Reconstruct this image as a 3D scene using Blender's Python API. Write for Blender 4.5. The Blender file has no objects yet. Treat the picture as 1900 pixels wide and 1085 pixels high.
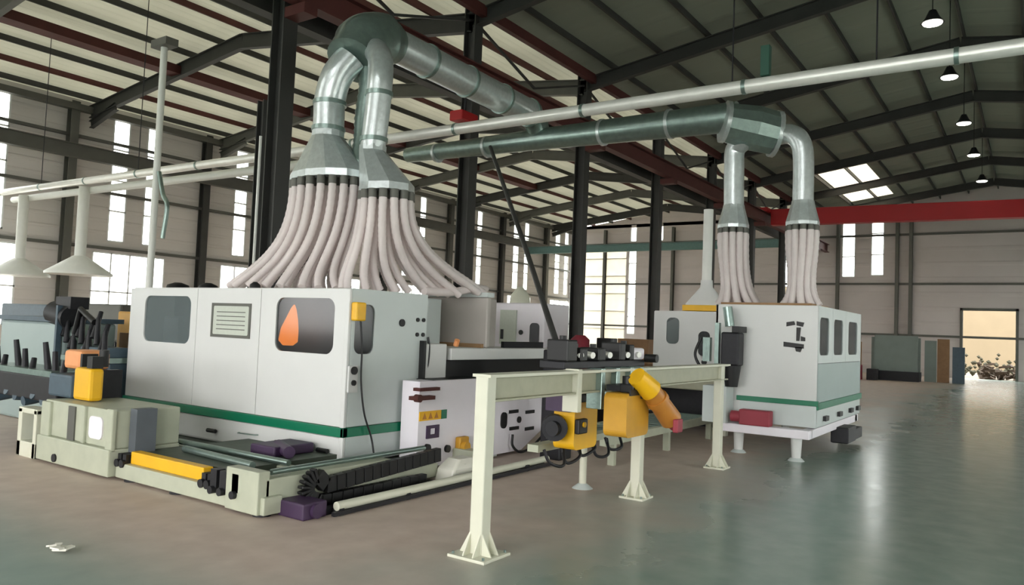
import bpy, math, random
from mathutils import Vector, Matrix
rnd = random.Random(7)
sc = bpy.context.scene
COL = sc.collection
# ------------------------------------------------------------------ camera
# world axes: X runs down the hall, Y runs to the left wall, Z is up
cam_d = bpy.data.cameras.new('camera'); cam = bpy.data.objects.new('camera', cam_d); COL.objects.link(cam)
Rm = Matrix(((0.5629594961634667, -0.06238984106966255, -0.8241262727341472),
             (-0.8255197671610137, 0.005717657333600933, -0.56434424106306),
             (0.03992141913561524, 0.9980354783903815, -0.04828523758128115)))
cam.matrix_world = Matrix.Translation((0, 0, 1.9)) @ Rm.to_4x4()
cam_d.sensor_width = 36; cam_d.lens = 1420/1900*36; cam_d.clip_end = 400
sc.camera = cam
# ------------------------------------------------------------------ world, light, exposure
w = bpy.data.worlds.new('sky'); sc.world = w; w.use_nodes = True
nt = w.node_tree; nt.nodes.clear()
wo = nt.nodes.new('ShaderNodeOutputWorld'); bg = nt.nodes.new('ShaderNodeBackground')
tc = nt.nodes.new('ShaderNodeTexCoord'); sx = nt.nodes.new('ShaderNodeSeparateXYZ'); rp = nt.nodes.new('ShaderNodeValToRGB')
mp = nt.nodes.new('ShaderNodeMapRange'); mp.inputs[1].default_value = -1; mp.inputs[2].default_value = 1
nt.links.new(tc.outputs['Generated'], sx.inputs[0]); nt.links.new(sx.outputs[2], mp.inputs[0]); nt.links.new(mp.outputs[0], rp.inputs[0])
cr = rp.color_ramp; cr.elements[0].position = 0.40; cr.elements[0].color = (.42, .40, .36, 1)
cr.elements[1].position = 0.52; cr.elements[1].color = (1, .99, .97, 1)
nt.links.new(rp.outputs[0], bg.inputs[0]); bg.inputs[1].default_value = 4.5
nt.links.new(bg.outputs[0], wo.inputs[0])
sc.view_settings.view_transform = 'Standard'; sc.view_settings.look = 'None'
sc.view_settings.gamma = 1; sc.view_settings.use_curve_mapping = False
sc.view_settings.exposure = 1.12

# ------------------------------------------------------------------ materials
def lin(c): return tuple(((x/255)/12.92 if x <= 10 else (((x/255)+.055)/1.055)**2.4) for x in c)
def mat(name, rgb, rough=.5, metal=0., var=.12, scale=3., bump=0., bscale=40., trans=0., emit=0., spec=.5, alpha=1.):
    m = bpy.data.materials.new(name); m.use_nodes = True; n = m.node_tree; L = n.links
    b = n.nodes['Principled BSDF']; out = n.nodes['Material Output']
    c = lin(rgb)
    tc = n.nodes.new('ShaderNodeTexCoord'); nz = n.nodes.new('ShaderNodeTexNoise'); nz.inputs['Scale'].default_value = scale
    nz.inputs['Detail'].default_value = 5
    L.new(tc.outputs['Object'], nz.inputs['Vector'])
    mx = n.nodes.new('ShaderNodeMix'); mx.data_type = 'RGBA'
    mx.inputs[6].default_value = tuple(max(0, x*(1-var)) for x in c)+(1,); mx.inputs[7].default_value = tuple(min(1, x*(1+var)) for x in c)+(1,)
    L.new(nz.outputs[0], mx.inputs[0]); L.new(mx.outputs[2], b.inputs['Base Color'])
    b.inputs['Roughness'].default_value = rough; b.inputs['Metallic'].default_value = metal
    b.inputs['Specular IOR Level'].default_value = spec
    if bump:
        bn = n.nodes.new('ShaderNodeTexNoise'); bn.inputs['Scale'].default_value = bscale
        L.new(tc.outputs['Object'], bn.inputs['Vector'])
        bp = n.nodes.new('ShaderNodeBump'); bp.inputs['Strength'].default_value = bump; bp.inputs['Distance'].default_value = .02
        L.new(bn.outputs[0], bp.inputs['Height']); L.new(bp.outputs[0], b.inputs['Normal'])
    if emit:
        b.inputs['Emission Color'].default_value = c+(1,); b.inputs['Emission Strength'].default_value = emit
    if trans:
        t = n.nodes.new('ShaderNodeBsdfTranslucent'); L.new(mx.outputs[2], t.inputs[0])
        ms = n.nodes.new('ShaderNodeMixShader'); ms.inputs[0].default_value = trans
        L.new(b.outputs[0], ms.inputs[1]); L.new(t.outputs[0], ms.inputs[2]); L.new(ms.outputs[0], out.inputs[0])
    if alpha < 1:
        t = n.nodes.new('ShaderNodeBsdfTransparent'); ms = n.nodes.new('ShaderNodeMixShader'); ms.inputs[0].default_value = alpha
        src = out.inputs[0].links[0].from_socket
        L.new(t.outputs[0], ms.inputs[1]); L.new(src, ms.inputs[2]); L.new(ms.outputs[0], out.inputs[0])
    return m
def ribbed(name, rgb, axis, pitch, depth, rough=.6, var=.1, trans=0., spec=.3):
    "sheet cladding: shallow ribs as bump, panel tint variation"
    m = mat(name, rgb, rough, 0, var, .35, trans=trans, spec=spec); n = m.node_tree; L = n.links; b = n.nodes['Principled BSDF']
    g = n.nodes.new('ShaderNodeNewGeometry'); s = n.nodes.new('ShaderNodeSeparateXYZ'); L.new(g.outputs['Position'], s.inputs[0])
    mu = n.nodes.new('ShaderNodeMath'); mu.operation = 'MULTIPLY'; mu.inputs[1].default_value = 1/pitch; L.new(s.outputs[axis], mu.inputs[0])
    pp = n.nodes.new('ShaderNodeMath'); pp.operation = 'PINGPONG'; pp.inputs[1].default_value = .5; L.new(mu.outputs[0], pp.inputs[0])
    sm = n.nodes.new('ShaderNodeMapRange'); sm.inputs[1].default_value = .34; sm.inputs[2].default_value = .44; L.new(pp.outputs[0], sm.inputs[0])
    bp = n.nodes.new('ShaderNodeBump'); bp.inputs['Distance'].default_value = depth; bp.inputs['Strength'].default_value = 1
    L.new(sm.outputs[0], bp.inputs['Height']); L.new(bp.outputs[0], b.inputs['Normal'])
    return m
M = {}
M['cab'] = mat('cabinet_white', (212, 213, 211), .38, 0, .04)
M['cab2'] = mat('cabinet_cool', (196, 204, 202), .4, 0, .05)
M['lav'] = mat('pale_enamel', (236, 231, 238), .4, 0, .05)
M['cream'] = mat('cream_paint', (212, 212, 194), .45, 0, .07, 6)
M['beam'] = mat('greenish_cream_paint', (168, 168, 146), .5, 0, .14, 8)
M['base'] = mat('base_grey_green', (176, 180, 160), .5, 0, .16, 5)
M['deck'] = mat('deck_dark', (78, 86, 76), .55, .2, .3, 9)
M['palegreen'] = mat('pale_green_panel', (116, 128, 122), .4, 0, .15, 2)
M['strap'] = mat('dark_green_paint', (30, 78, 62), .5, 0, .15)
M['m2side'] = mat('grey_green_panel', (150, 166, 164), .4, 0, .06)
M['green'] = mat('green_stripe', (0, 112, 80), .35, 0, .06)
M['steel'] = mat('dark_steel', (62, 62, 60), .6, .2, .25, 2)
M['steelred'] = mat('primer_red_steel', (84, 42, 38), .65, .1, .3, 2)
M['steelgrey'] = mat('grey_steel', (96, 96, 90), .6, .2, .2, 2)
M['galv'] = mat('galvanised', (208, 216, 216), .28, .65, .22, 14, .12, 30)
M['galvd'] = mat('galvanised_dull', (142, 160, 154), .3, .75, .25, 10, .12, 30)
M['silver'] = mat('bright_pipe', (238, 238, 232), .3, .3, .1, 6)
M['white_pipe'] = mat('white_pipe', (220, 222, 216), .45, 0, .08)
M['black'] = mat('black_plastic', (16, 16, 18), .5, 0, .2)
M['dark'] = mat('dark_metal', (38, 38, 42), .5, .4, .3, 12)
M['bluegrey'] = mat('blue_grey_paint', (66, 84, 96), .5, 0, .25, 9)
M['teal'] = mat('teal_paint', (96, 128, 124), .5, 0, .2, 8)
M['yellow'] = mat('yellow_paint', (232, 178, 22), .42, 0, .1, 6)
M['ochre'] = mat('ochre_paint', (204, 152, 44), .45, 0, .15, 6)
M['orange'] = mat('orange_paint', (178, 118, 46), .45, 0, .2, 7)
M['peach'] = mat('peach_paint', (236, 160, 104), .5, 0, .12, 7)
M['red'] = mat('crane_red', (176, 14, 20), .45, 0, .08, 2)
M['redd'] = mat('dull_red', (150, 52, 66), .55, 0, .15, 4)
M['purple'] = mat('purple_dark', (60, 40, 70), .5, 0, .2, 6)
M['hose'] = mat('hose_plastic', (242, 234, 232), .45, 0, .1, 5, trans=.35, alpha=.97)
M['glass_dark'] = mat('smoked_window', (40, 48, 52), .12, 0, .25, 3, alpha=.5)
M['glass_grey'] = mat('grey_window', (110, 122, 124), .15, 0, .2, 3, alpha=.55)
M['greybox'] = mat('warm_grey_paint', (172, 166, 160), .5, 0, .06)
M['interior'] = mat('cabin_interior', (92, 98, 104), .6, 0, .2, 4)
M['lampglow'] = mat('amber_glow', (255, 140, 30), .4, 0, .35, 9, emit=1.3)
M['lamp'] = mat('lamp_glow', (255, 250, 235), .4, 0, .0, 5, emit=6.0)
M['brown'] = mat('cardboard', (140, 108, 78), .8, 0, .25, 6)
M['wood'] = mat('raw_wood', (150, 118, 84), .75, 0, .25, 8)
M['paper'] = mat('paper', (228, 226, 214), .8, 0, .06)
M['plate'] = mat('label_plate', (190, 196, 184), .5, 0, .08, 20)
M['foliage'] = mat('foliage', (52, 52, 34), .8, 0, .4, 6)
M['rubble'] = mat('rubble', (62, 50, 36), .9, 0, .4, 5, .6, 8)
M['win_frame'] = mat('window_frame', (224, 226, 224), .5, 0, .05)
M['wall'] = ribbed('wall_cladding', (206, 201, 196), 2, .5, .02, .65, .12)
M['wallend'] = ribbed('end_wall_cladding', (200, 192, 190), 2, .95, .02, .65, .14)
M['roofl'] = ribbed('roof_lit_sheet', (206, 206, 194), 1, .33, .02, .6, .2, trans=.24)  # left bay roof: its brighter lighting put into pale, translucent colour
M['skylight'] = mat('skylight_sheet', (236, 232, 220), .5, 0, .1, 2, trans=.5)
M['roofr'] = ribbed('roof_shaded_sheet', (134, 138, 126), 0, 1.2, .015, .75, .16)  # right bay roof: its dimmer lighting put into a darker sheet colour
M['cream_wall'] = mat('sunlit_render', (118, 106, 84), .8, 0, .08, 1)
M['ground'] = mat('yard_ground', (110, 102, 88), .9, 0, .15, 1)
# clear pane: mostly see-through with a faint reflection
g = bpy.data.materials.new('clear_pane'); g.use_nodes = True; n = g.node_tree; n.nodes.remove(n.nodes['Principled BSDF'])
t = n.nodes.new('ShaderNodeBsdfTransparent'); gl = n.nodes.new('ShaderNodeBsdfGlossy'); gl.inputs[1].default_value = .05
t.inputs[0].default_value = (.96, .98, .97, 1); ms = n.nodes.new('ShaderNodeMixShader'); ms.inputs[0].default_value = .07
n.links.new(t.outputs[0], ms.inputs[1]); n.links.new(gl.outputs[0], ms.inputs[2]); n.links.new(ms.outputs[0], n.nodes['Material Output'].inputs[0])
M['pane'] = g
# floor: polished green-grey epoxy, with a dusty pinkish-brown area round the left machines
def floor_mat():
    m = bpy.data.materials.new('epoxy_floor'); m.use_nodes = True; n = m.node_tree; L = n.links; b = n.nodes['Principled BSDF']
    g = n.nodes.new('ShaderNodeNewGeometry'); s = n.nodes.new('ShaderNodeSeparateXYZ'); L.new(g.outputs['Position'], s.inputs[0])
    nz = n.nodes.new('ShaderNodeTexNoise'); nz.inputs['Scale'].default_value = .55; nz.inputs['Detail'].default_value = 6; L.new(g.outputs['Position'], nz.inputs['Vector'])
    nf = n.nodes.new('ShaderNodeTexNoise'); nf.inputs['Scale'].default_value = 3.2; nf.inputs['Detail'].default_value = 8; L.new(g.outputs['Position'], nf.inputs['Vector'])
    # dust amount grows towards +Y
    a = n.nodes.new('ShaderNodeMath'); a.operation = 'MULTIPLY_ADD'; a.inputs[1].default_value = 3.4; L.new(nz.outputs[0], a.inputs[0]); L.new(s.outputs[1], a.inputs[2])
    mr = n.nodes.new('ShaderNodeMapRange'); mr.interpolation_type = 'SMOOTHSTEP'; mr.inputs[1].default_value = 3.9; mr.inputs[2].default_value = 6.6; L.new(a.outputs[0], mr.inputs[0])
    # and fades again beyond the front line at x < 2.4
    r1 = n.nodes.new('ShaderNodeMix'); r1.data_type = 'RGBA'; r1.inputs[6].default_value = lin((114, 138, 130))+(1,); r1.inputs[7].default_value = lin((152, 166, 156))+(1,)
    L.new(nf.outputs[0], r1.inputs[0])
    r2 = n.nodes.new('ShaderNodeMix'); r2.data_type = 'RGBA'; r2.inputs[6].default_value = lin((176, 156, 144))+(1,); r2.inputs[7].default_value = lin((216, 200, 188))+(1,)
    L.new(nf.outputs[0], r2.inputs[0])
    xr = n.nodes.new('ShaderNodeMapRange'); xr.interpolation_type = 'SMOOTHSTEP'; xr.inputs[1].default_value = 2.6; xr.inputs[2].default_value = 4.1; L.new(s.outputs[0], xr.inputs[0])
    ml = n.nodes.new('ShaderNodeMath'); ml.operation = 'MULTIPLY'; L.new(mr.outputs[0], ml.inputs[0]); L.new(xr.outputs[0], ml.inputs[1])
    mx = n.nodes.new('ShaderNodeMix'); mx.data_type = 'RGBA'; L.new(ml.outputs[0], mx.inputs[0]); L.new(r1.outputs[2], mx.inputs[6]); L.new(r2.outputs[2], mx.inputs[7])
    L.new(mx.outputs[2], b.inputs['Base Color'])
    rr = n.nodes.new('ShaderNodeMapRange'); rr.inputs[3].default_value = .16; rr.inputs[4].default_value = .5; L.new(mr.outputs[0], rr.inputs[0])
    ra = n.nodes.new('ShaderNodeMath'); ra.operation = 'MULTIPLY_ADD'; ra.inputs[1].default_value = .12; L.new(nf.outputs[0], ra.inputs[0]); L.new(rr.outputs[0], ra.inputs[2])
    L.new(ra.outputs[0], b.inputs['Roughness']); b.inputs['Specular IOR Level'].default_value = .35
    bn = n.nodes.new('ShaderNodeTexNoise'); bn.inputs['Scale'].default_value = 1.3; bn.inputs['Detail'].default_value = 4; L.new(g.outputs['Position'], bn.inputs['Vector'])
    bp = n.nodes.new('ShaderNodeBump'); bp.inputs['Distance'].default_value = .02; bp.inputs['Strength'].default_value = .1; L.new(bn.outputs[0], bp.inputs['Height']); L.new(bp.outputs[0], b.inputs['Normal'])
    return m
M['floor'] = floor_mat()

# ------------------------------------------------------------------ mesh builder
ORI = {}
SPLIT = {'ports', 'adjuster', 'bar_bracket', 'spindle', 'roller_row', 'clamp', 'rollers', 'guide_rail', 'roller', 'saddle', 'flange', 'collar', 'coupling', 'hanger_rod', 'gusset', 'bolt', 'cylinder', 'buttons', 'side_knobs', 'skirt_handle', 'roof_cap', 'leg', 'side_rail', 'motor', 'arm', 'knob', 'warning_marks', 'slot', 'emblem'}
ONE = {'ports': 'port', 'rollers': 'roller', 'buttons': 'button', 'side_knobs': 'side_knob', 'warning_marks': 'warning_mark', 'roller_row': 'roller'}
def primitive(fn):
    def g(s, *a, **k):
        if s.depth == 0: s.g.append((len(s.v), len(s.f)))
        s.depth += 1; r = fn(s, *a, **k); s.depth -= 1; return r
    return g
class MB:
    def __init__(s): s.v = []; s.f = []; s.sm = []; s.g = []; s.depth = 0
    def add(s, vs, fs, smooth=False):
        k = len(s.v); s.v += [Vector(p) for p in vs]; s.f += [[k+i for i in f] for f in fs]; s.sm += [smooth]*len(fs); return s
    @primitive
    def box(s, x0, x1, y0, y1, z0, z1):
        x0, x1 = sorted((x0, x1)); y0, y1 = sorted((y0, y1)); z0, z1 = sorted((z0, z1))
        vs = [(x, y, z) for x in (x0, x1) for y in (y0, y1) for z in (z0, z1)]
        return s.add(vs, [(0, 1, 3, 2), (4, 6, 7, 5), (0, 4, 5, 1), (2, 3, 7, 6), (0, 2, 6, 4), (1, 5, 7, 3)])
    @primitive
    def bar(s, p0, p1, w, h, up=(0, 0, 1)):
        "rectangular bar from p0 to p1"
        p0 = Vector(p0); p1 = Vector(p1); d = (p1-p0).normalized(); u = Vector(up)
        if abs(d.dot(u)) > .98: u = Vector((1, 0, 0))
        a = d.cross(u).normalized(); b = a.cross(d).normalized()
        vs = [p+a*(i*w/2)+b*(j*h/2) for p in (p0, p1) for i in (-1, 1) for j in (-1, 1)]
        return s.add(vs, [(0, 1, 3, 2), (4, 6, 7, 5), (0, 4, 5, 1), (2, 3, 7, 6), (0, 2, 6, 4), (1, 5, 7, 3)])
    @primitive
    def ibeam(s, p0, p1, w, h, t=.02, up=(0, 0, 1)):
        p0 = Vector(p0); p1 = Vector(p1); d = (p1-p0).normalized(); u = Vector(up)
        if abs(d.dot(u)) > .98: u = Vector((1, 0, 0))
        a = d.cross(u).normalized(); b = a.cross(d).normalized()
        for k in (-1, 1): s.bar(p0+b*k*(h/2-t/2), p1+b*k*(h/2-t/2), w, t, u)
        return s.bar(p0, p1, t, h-2*t, u)
    @primitive
    def tube(s, pts, r, n=14, caps=True, smooth=True):
        pts = [Vector(p) for p in pts]; N = len(pts)
        rs = r if isinstance(r, (list, tuple)) else [r]*N
        rings = []; a = None
        for i, p in enumerate(pts):
            d = (pts[min(i+1, N-1)]-pts[max(i-1, 0)])
            d = d.normalized() if d.length > 1e-9 else Vector((0, 0, 1))
            if a is None: a = d.cross(Vector((0, 0, 1)) if abs(d.z) < .9 else Vector((1, 0, 0))).normalized()
            else: a = (a-d*a.dot(d)).normalized()
            b = d.cross(a)
            rings.append([p+(a*math.cos(2*math.pi*k/n)+b*math.sin(2*math.pi*k/n))*rs[i] for k in range(n)])
        vs = [v for rg in rings for v in rg]
        fs = [(i*n+k, i*n+(k+1) % n, (i+1)*n+(k+1) % n, (i+1)*n+k) for i in range(N-1) for k in range(n)]
        s.add(vs, fs, smooth)
        if caps:
            s.add(rings[0], [list(range(n))[::-1]]); s.add(rings[-1], [list(range(n))])
        return s
    @primitive
    def cyl(s, p0, p1, r0, r1=None, n=20, smooth=True): return s.tube([p0, p1], [r0, r0 if r1 is None else r1], n, True, smooth)
    @primitive
    def loft(s, loops, smooth=False, caps=True):
        n = len(loops[0]); vs = [p for l in loops for p in l]
        s.add(vs, [(i*n+k, i*n+(k+1) % n, (i+1)*n+(k+1) % n, (i+1)*n+k) for i in range(len(loops)-1) for k in range(n)], smooth)
        if caps: s.add(loops[0], [list(range(n))[::-1]]); s.add(loops[-1], [list(range(n))])
        return s
    @primitive
    def prism(s, poly, f, d0, d1):
        "poly of (a,b), f(a,b,d)->3D"
        n = len(poly); return s.loft([[Vector(f(a, b, d0)) for a, b in poly], [Vector(f(a, b, d1)) for a, b in poly]])
    @primitive
    def ringpanel(s, rect, hole, f, d0, d1):
        "rect (a0,a1,b0,b1) with a rounded hole polygon (ccw), extruded d0..d1"
        a0, a1, b0, b1 = rect; n = len(hole); ca = sum(p[0] for p in hole)/n; cb = sum(p[1] for p in hole)/n
        outer = []
        for (a, b) in hole:
            dx, dy = a-ca, b-cb; ts = []
            if dx > 1e-9: ts.append((a1-ca)/dx)
            if dx < -1e-9: ts.append((a0-ca)/dx)
            if dy > 1e-9: ts.append((b1-cb)/dy)
            if dy < -1e-9: ts.append((b0-cb)/dy)
            t = min(ts); outer.append([ca+dx*t, cb+dy*t])
        for (x, y) in ((a0, b0), (a1, b0), (a1, b1), (a0, b1)):      # snap the nearest point to every corner
            k = min(range(n), key=lambda i: (outer[i][0]-x)**2+(outer[i][1]-y)**2); outer[k] = [x, y]
        vs = []
        for d in (d0, d1):
            vs += [f(a, b, d) for a, b in outer]; vs += [f(a, b, d) for a, b in hole]
        fs = []
        for k in range(n):
            j = (k+1) % n
            fs += [(k, j, n+j, n+k), (2*n+j, 2*n+k, 3*n+k, 3*n+j), (n+k, n+j, 3*n+j, 3*n+k), (j, k, 2*n+k, 2*n+j)]
        return s.add(vs, fs)
    def build(s, name, m, parent=None, bevel=0, loc=None, label=None, stuff=False):
        if parent is not None and name in SPLIT and len(s.g) > 1 and not stuff:
            G = s.g+[(len(s.v), len(s.f))]; o = None
            for (va, fa), (vb, fb) in zip(G[:-1], G[1:]):
                q = MB(); q.v = s.v[va:vb]; q.f = [[i-va for i in f] for f in s.f[fa:fb]]; q.sm = s.sm[fa:fb]
                o = q.build(ONE.get(name, name), m, parent, bevel, loc, label)
            return o
        name = ONE.get(name, name)
        me = bpy.data.meshes.new(name)
        if parent is not None: base = ORI[parent]
        elif loc is not None: base = Vector(loc)
        else:
            xs = [v.x for v in s.v]; ys = [v.y for v in s.v]; zs = [v.z for v in s.v]
            base = Vector(((min(xs)+max(xs))/2, (min(ys)+max(ys))/2, min(zs)))
        me.from_pydata([v-base for v in s.v], [], s.f)
        me.polygons.foreach_set('use_smooth', s.sm); me.materials.append(M[m] if isinstance(m, str) else m); me.update()
        import bmesh as _b
        bm = _b.new(); bm.from_mesh(me); _b.ops.recalc_face_normals(bm, faces=bm.faces); bm.to_mesh(me); bm.free()
        o = bpy.data.objects.new(name, me); COL.objects.link(o)
        if parent is not None: o.parent = parent; ORI[o] = base
        else: o.location = base; ORI[o] = base
        if bevel:
            md = o.modifiers.new('bevel', 'BEVEL'); md.width = bevel; md.segments = 2; md.limit_method = 'ANGLE'
        if label: o['label'] = label
        if stuff: o['kind'] = 'stuff'
        return o
def tag(o, label, cat, group=None):
    o['label'] = label; o['category'] = cat
    if group: o['group'] = group
    return o
def thing(name, label, cat, loc, group=None):
    o = bpy.data.objects.new(name, None); COL.objects.link(o); o.location = loc; o.empty_display_size = .2; ORI[o] = Vector(loc)
    return tag(o, label, cat, group)
def struct(name, mb, m, parent=None, label=None):
    o = mb.build(name, m, parent, loc=None if parent is not None else (0, 0, 0))
    if parent is None: o['kind'] = 'structure'; 
    if label: o['label'] = label
    return o
def copy_tree(o, parent=None, delta=None):
    c = o.copy(); COL.objects.link(c)
    if parent is not None: c.parent = parent
    if delta is not None: c.location = o.location+Vector(delta)
    for ch in list(o.children): copy_tree(ch, c)
    return c
def rrect(a0, a1, b0, b1, r, n=6):
    pts = []
    for cx, cy, s0 in ((a1-r, b0+r, -90), (a1-r, b1-r, 0), (a0+r, b1-r, 90), (a0+r, b0+r, 180)):
        for k in range(n+1):
            t = math.radians(s0+90*k/n); pts.append((cx+r*math.cos(t), cy+r*math.sin(t)))
    return pts
def bez(p0, p1, p2, p3, n):
    p0, p1, p2, p3 = map(Vector, (p0, p1, p2, p3)); r = []
    for i in range(n+1):
        t = i/n; u = 1-t; r.append(p0*u**3+p1*3*u*u*t+p2*3*u*t*t+p3*t**3)
    return r
def smooth_path(pts, n=8):
    "Catmull-Rom through the points"
    P = [Vector(p) for p in pts]; P = [P[0]*2-P[1]]+P+[P[-1]*2-P[-2]]; out = []
    for i in range(1, len(P)-2):
        for k in range(n):
            t = k/n; a, b, c, d = P[i-1], P[i], P[i+1], P[i+2]
            out.append(.5*((2*b)+(c-a)*t+(2*a-5*b+4*c-d)*t*t+(3*b-a-3*c+d)*t**3))
    out.append(P[-2]); return out
fU = lambda u: (lambda a, b, d: (u+d, a, b))       # panel on a plane of constant x (a = y, b = z)
fV = lambda v: (lambda a, b, d: (a, v+d, b))       # panel on a plane of constant y (a = x, b = z)

# ------------------------------------------------------------------ building
UB, VW, VC, UE0 = 55., 32., 12.2, -9.0             # end wall, left wall, inner column row, near end
S = 6.; CU = [9.55+S*i for i in range(8)]          # column positions
EAVE, VAL, RL, RR = 10.5, 10.4, 11.7, 11.9
floor = struct('floor', MB().box(-30, UB+.4, -12, VW+.4, -.15, 0), 'floor')
struct('yard_ground', MB().box(UB+.4, 120, -60, 90, -.3, -.05), 'ground')
def wallgrid(mb, holes, a0, a1, b0, b1, f, d0, d1):
    A = sorted({a0, a1} | {h[0] for h in holes} | {h[1] for h in holes}); B = sorted({b0, b1} | {h[2] for h in holes} | {h[3] for h in holes})
    for i in range(len(A)-1):
        run = None
        for j in range(len(B)-1):
            ca, cb = (A[i]+A[i+1])/2, (B[j]+B[j+1])/2
            solid = not any(h[0] < ca < h[1] and h[2] < cb < h[3] for h in holes)
            if solid and run is None: run = B[j]
            if (not solid or j == len(B)-2) and run is not None:
                top = B[j+1] if solid else B[j]
                p = f(A[i], run, d0); q = f(A[i+1], top, d1); mb.box(p[0], q[0], p[1], q[1], p[2], q[2]); run = None
    return mb
WN = [0]
def window(a0, a1, b0, b1, f, depth=.16, mull=(), rails=(), fw=.06, pm='pane'):
    WN[0] += 1; m = MB()
    def bx(x0, x1, y0, y1): p = f(x0, y0, 0); q = f(x1, y1, depth); m.box(p[0], q[0], p[1], q[1], p[2], q[2])
    bx(a0, a0+fw, b0, b1); bx(a1-fw, a1, b0, b1); bx(a0, a1, b0, b0+fw); bx(a0, a1, b1-fw, b1)
    for x in mull: bx(x-fw/2, x+fw/2, b0, b1)
    for z in rails: bx(a0, a1, z-fw/2, z+fw/2)
    o = struct('window_%d' % WN[0], m, 'win_frame')
    g = MB(); p = f(a0+fw*.5, b0+fw*.5, depth*.45); q = f(a1-fw*.5, b1-fw*.5, depth*.55); g.box(p[0], q[0], p[1], q[1], p[2], q[2]); g.build('pane', pm, o)
# left wall: pairs of tall strip windows in every bay, wide low windows beneath
hl = []; cols_w = [-3.1+S*i for i in range(10)]
for c in cols_w:
    hl += [(c+1.75, c+2.5, 4.9, 10.2), (c+3.25, c+3.85, 4.9, 10.2)]
    hl += [(c+1.2, c+4.4, 1.3, 4.45)]
struct('wall_left', wallgrid(MB(), hl, UE0, UB, 0, EAVE, fV(VW), 0, .2), 'wall')
for (a, b, c, d) in hl:
    if b-a > 2: window(a, b, c, d, fV(VW), mull=(a+.8, a+1.6, a+2.4), rails=(c+1.5,))
    else: window(a, b, c, d, fV(VW), rails=(c+1.3, c+2.6, c+3.9))
# end wall
he = [(31.2, 31.9, .9, 9.4), (25.9, 26.6, 1.9, 8.6), (24.0, 24.7, 2.4, 8.6), (26.75, 31.05, .9, 8.9), (25.95, 26.5, 9.2, 10.6), (23.7, 24.5, 9.2, 10.6), (14.3, 15.0, 4.6, 9.4), (9.95, 10.8, 6.3, 10.1), (8.2, 9.0, 6.4, 10.0), (-6, -5.2, 6.3, 10), (.95, 3.7, 0, 4.2)]
def gable(mb, v0, v1, h, r, vr, f):
    for k in (0, 1):
        pass
m = wallgrid(MB(), he, -8.2, VW, 0, 10.35, fU(UB), 0, .25)
m.prism([(VC, 10.35), (VW, 10.35), (22, RL+.05)], fU(UB), 0, .25); m.prism([(-8.2, 10.35), (VC, 10.35), (2, RR+.05)], fU(UB), 0, .25)
struct('wall_back', m, 'wallend')
for (a, b, c, d) in he:
    if c > 0: window(a, b, c, d, fU(UB), mull=(28.6,) if b-a > 3 else (), pm='skylight' if b-a > 3 else 'pane', rails=[c+1.4*k for k in range(1, int((d-c)/1.4)+1)] if d-c > 2 else ())
# end wall dado band, girts
m = MB()
for z in (2.55, 5.85, 9.05): m.box(UB-.12, UB, -8, 31.9, z-.07, z+.07)
struct('trim_1', m, 'steelgrey')
m = MB()
for z in (4.6, 6.9, 9.0): m.box(UE0, UB-.1, VW-.14, VW, z-.06, z+.06)
struct('trim_2', m, 'steelgrey')
# open gateway: steel frame, sliding leaf pushed aside
m = MB(); m.box(UB-.1, UB+.3, .8, .95, 0, 4.35); m.box(UB-.1, UB+.3, 3.7, 3.85, 0, 4.35); m.box(UB-.1, UB+.3, .8, 3.85, 4.2, 4.35)
d1 = struct('door_1', m, 'steelgrey')
struct('wall_right', wallgrid(MB(), [(u, u+3.5, 1.2, 4.4) for u in range(1, 52, 6)], UE0, UB, 0, 10.35, fV(-8.2), -.2, 0), 'wall')
for u in range(1, 52, 6): window(u, u+3.5, 1.2, 4.4, fV(-8.2), -.16, mull=(u+1.2, u+2.4))
struct('wall_near', wallgrid(MB(), [(-5.5, 9.5, 0, 5.2), (15, 28, 1.5, 4.5)], -8.2, VW, 0, 10.35, fU(UE0), -.2, 0), 'wallend')  # unseen near end, added with openings to limit light on the machine fronts
# roofs
def slab(mb, x0, x1, ya, za, yb, zb, t=.08): mb.prism([(ya, za), (yb, zb), (yb, zb+t), (ya, za+t)], lambda a, b, d: (d, a, b), x0, x1)
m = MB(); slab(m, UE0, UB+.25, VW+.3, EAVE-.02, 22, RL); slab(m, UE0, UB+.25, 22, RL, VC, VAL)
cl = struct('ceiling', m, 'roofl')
m = MB(); 
zr = lambda v: RR+(VAL-RR)*(v-2)/(VC-2)
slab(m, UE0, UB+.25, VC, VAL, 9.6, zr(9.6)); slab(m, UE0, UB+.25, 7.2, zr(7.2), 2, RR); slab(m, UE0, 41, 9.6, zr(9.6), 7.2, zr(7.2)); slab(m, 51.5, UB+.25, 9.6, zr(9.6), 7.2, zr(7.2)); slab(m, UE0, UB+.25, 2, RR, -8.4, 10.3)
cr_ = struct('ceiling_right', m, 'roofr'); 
m = MB(); slab(m, 41, 51.5, 9.6, zr(9.6)+.02, 7.2, zr(7.2)+.02, .03); WN[0] += 1; struct('window_%d' % WN[0], m, 'skylight')
def zroof(v):
    if v > 22: return RL+(EAVE-RL)*(v-22)/(VW-22)
    if v > VC: return VAL+(RL-VAL)*(v-VC)/(22-VC)
    if v > 2: return RR+(VAL-RR)*(v-2)/(VC-2)
    return RR+(10.35-RR)*(2-v)/10.2
v = 31.3
while v > VC+.3:
    MB().box(UE0, UB, v-.035, v+.035, zroof(v)-.22, zroof(v)-.02).build('purlin', 'steelred' if rnd.random() < .2 else 'steel', cl); v -= 1.6
v = VC-1.0
while v > -8:
    MB().box(UE0, UB, v-.03, v+.03, zroof(v)-.2, zroof(v)-.02).build('purlin', 'steel', cr_); v -= 1.55
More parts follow.
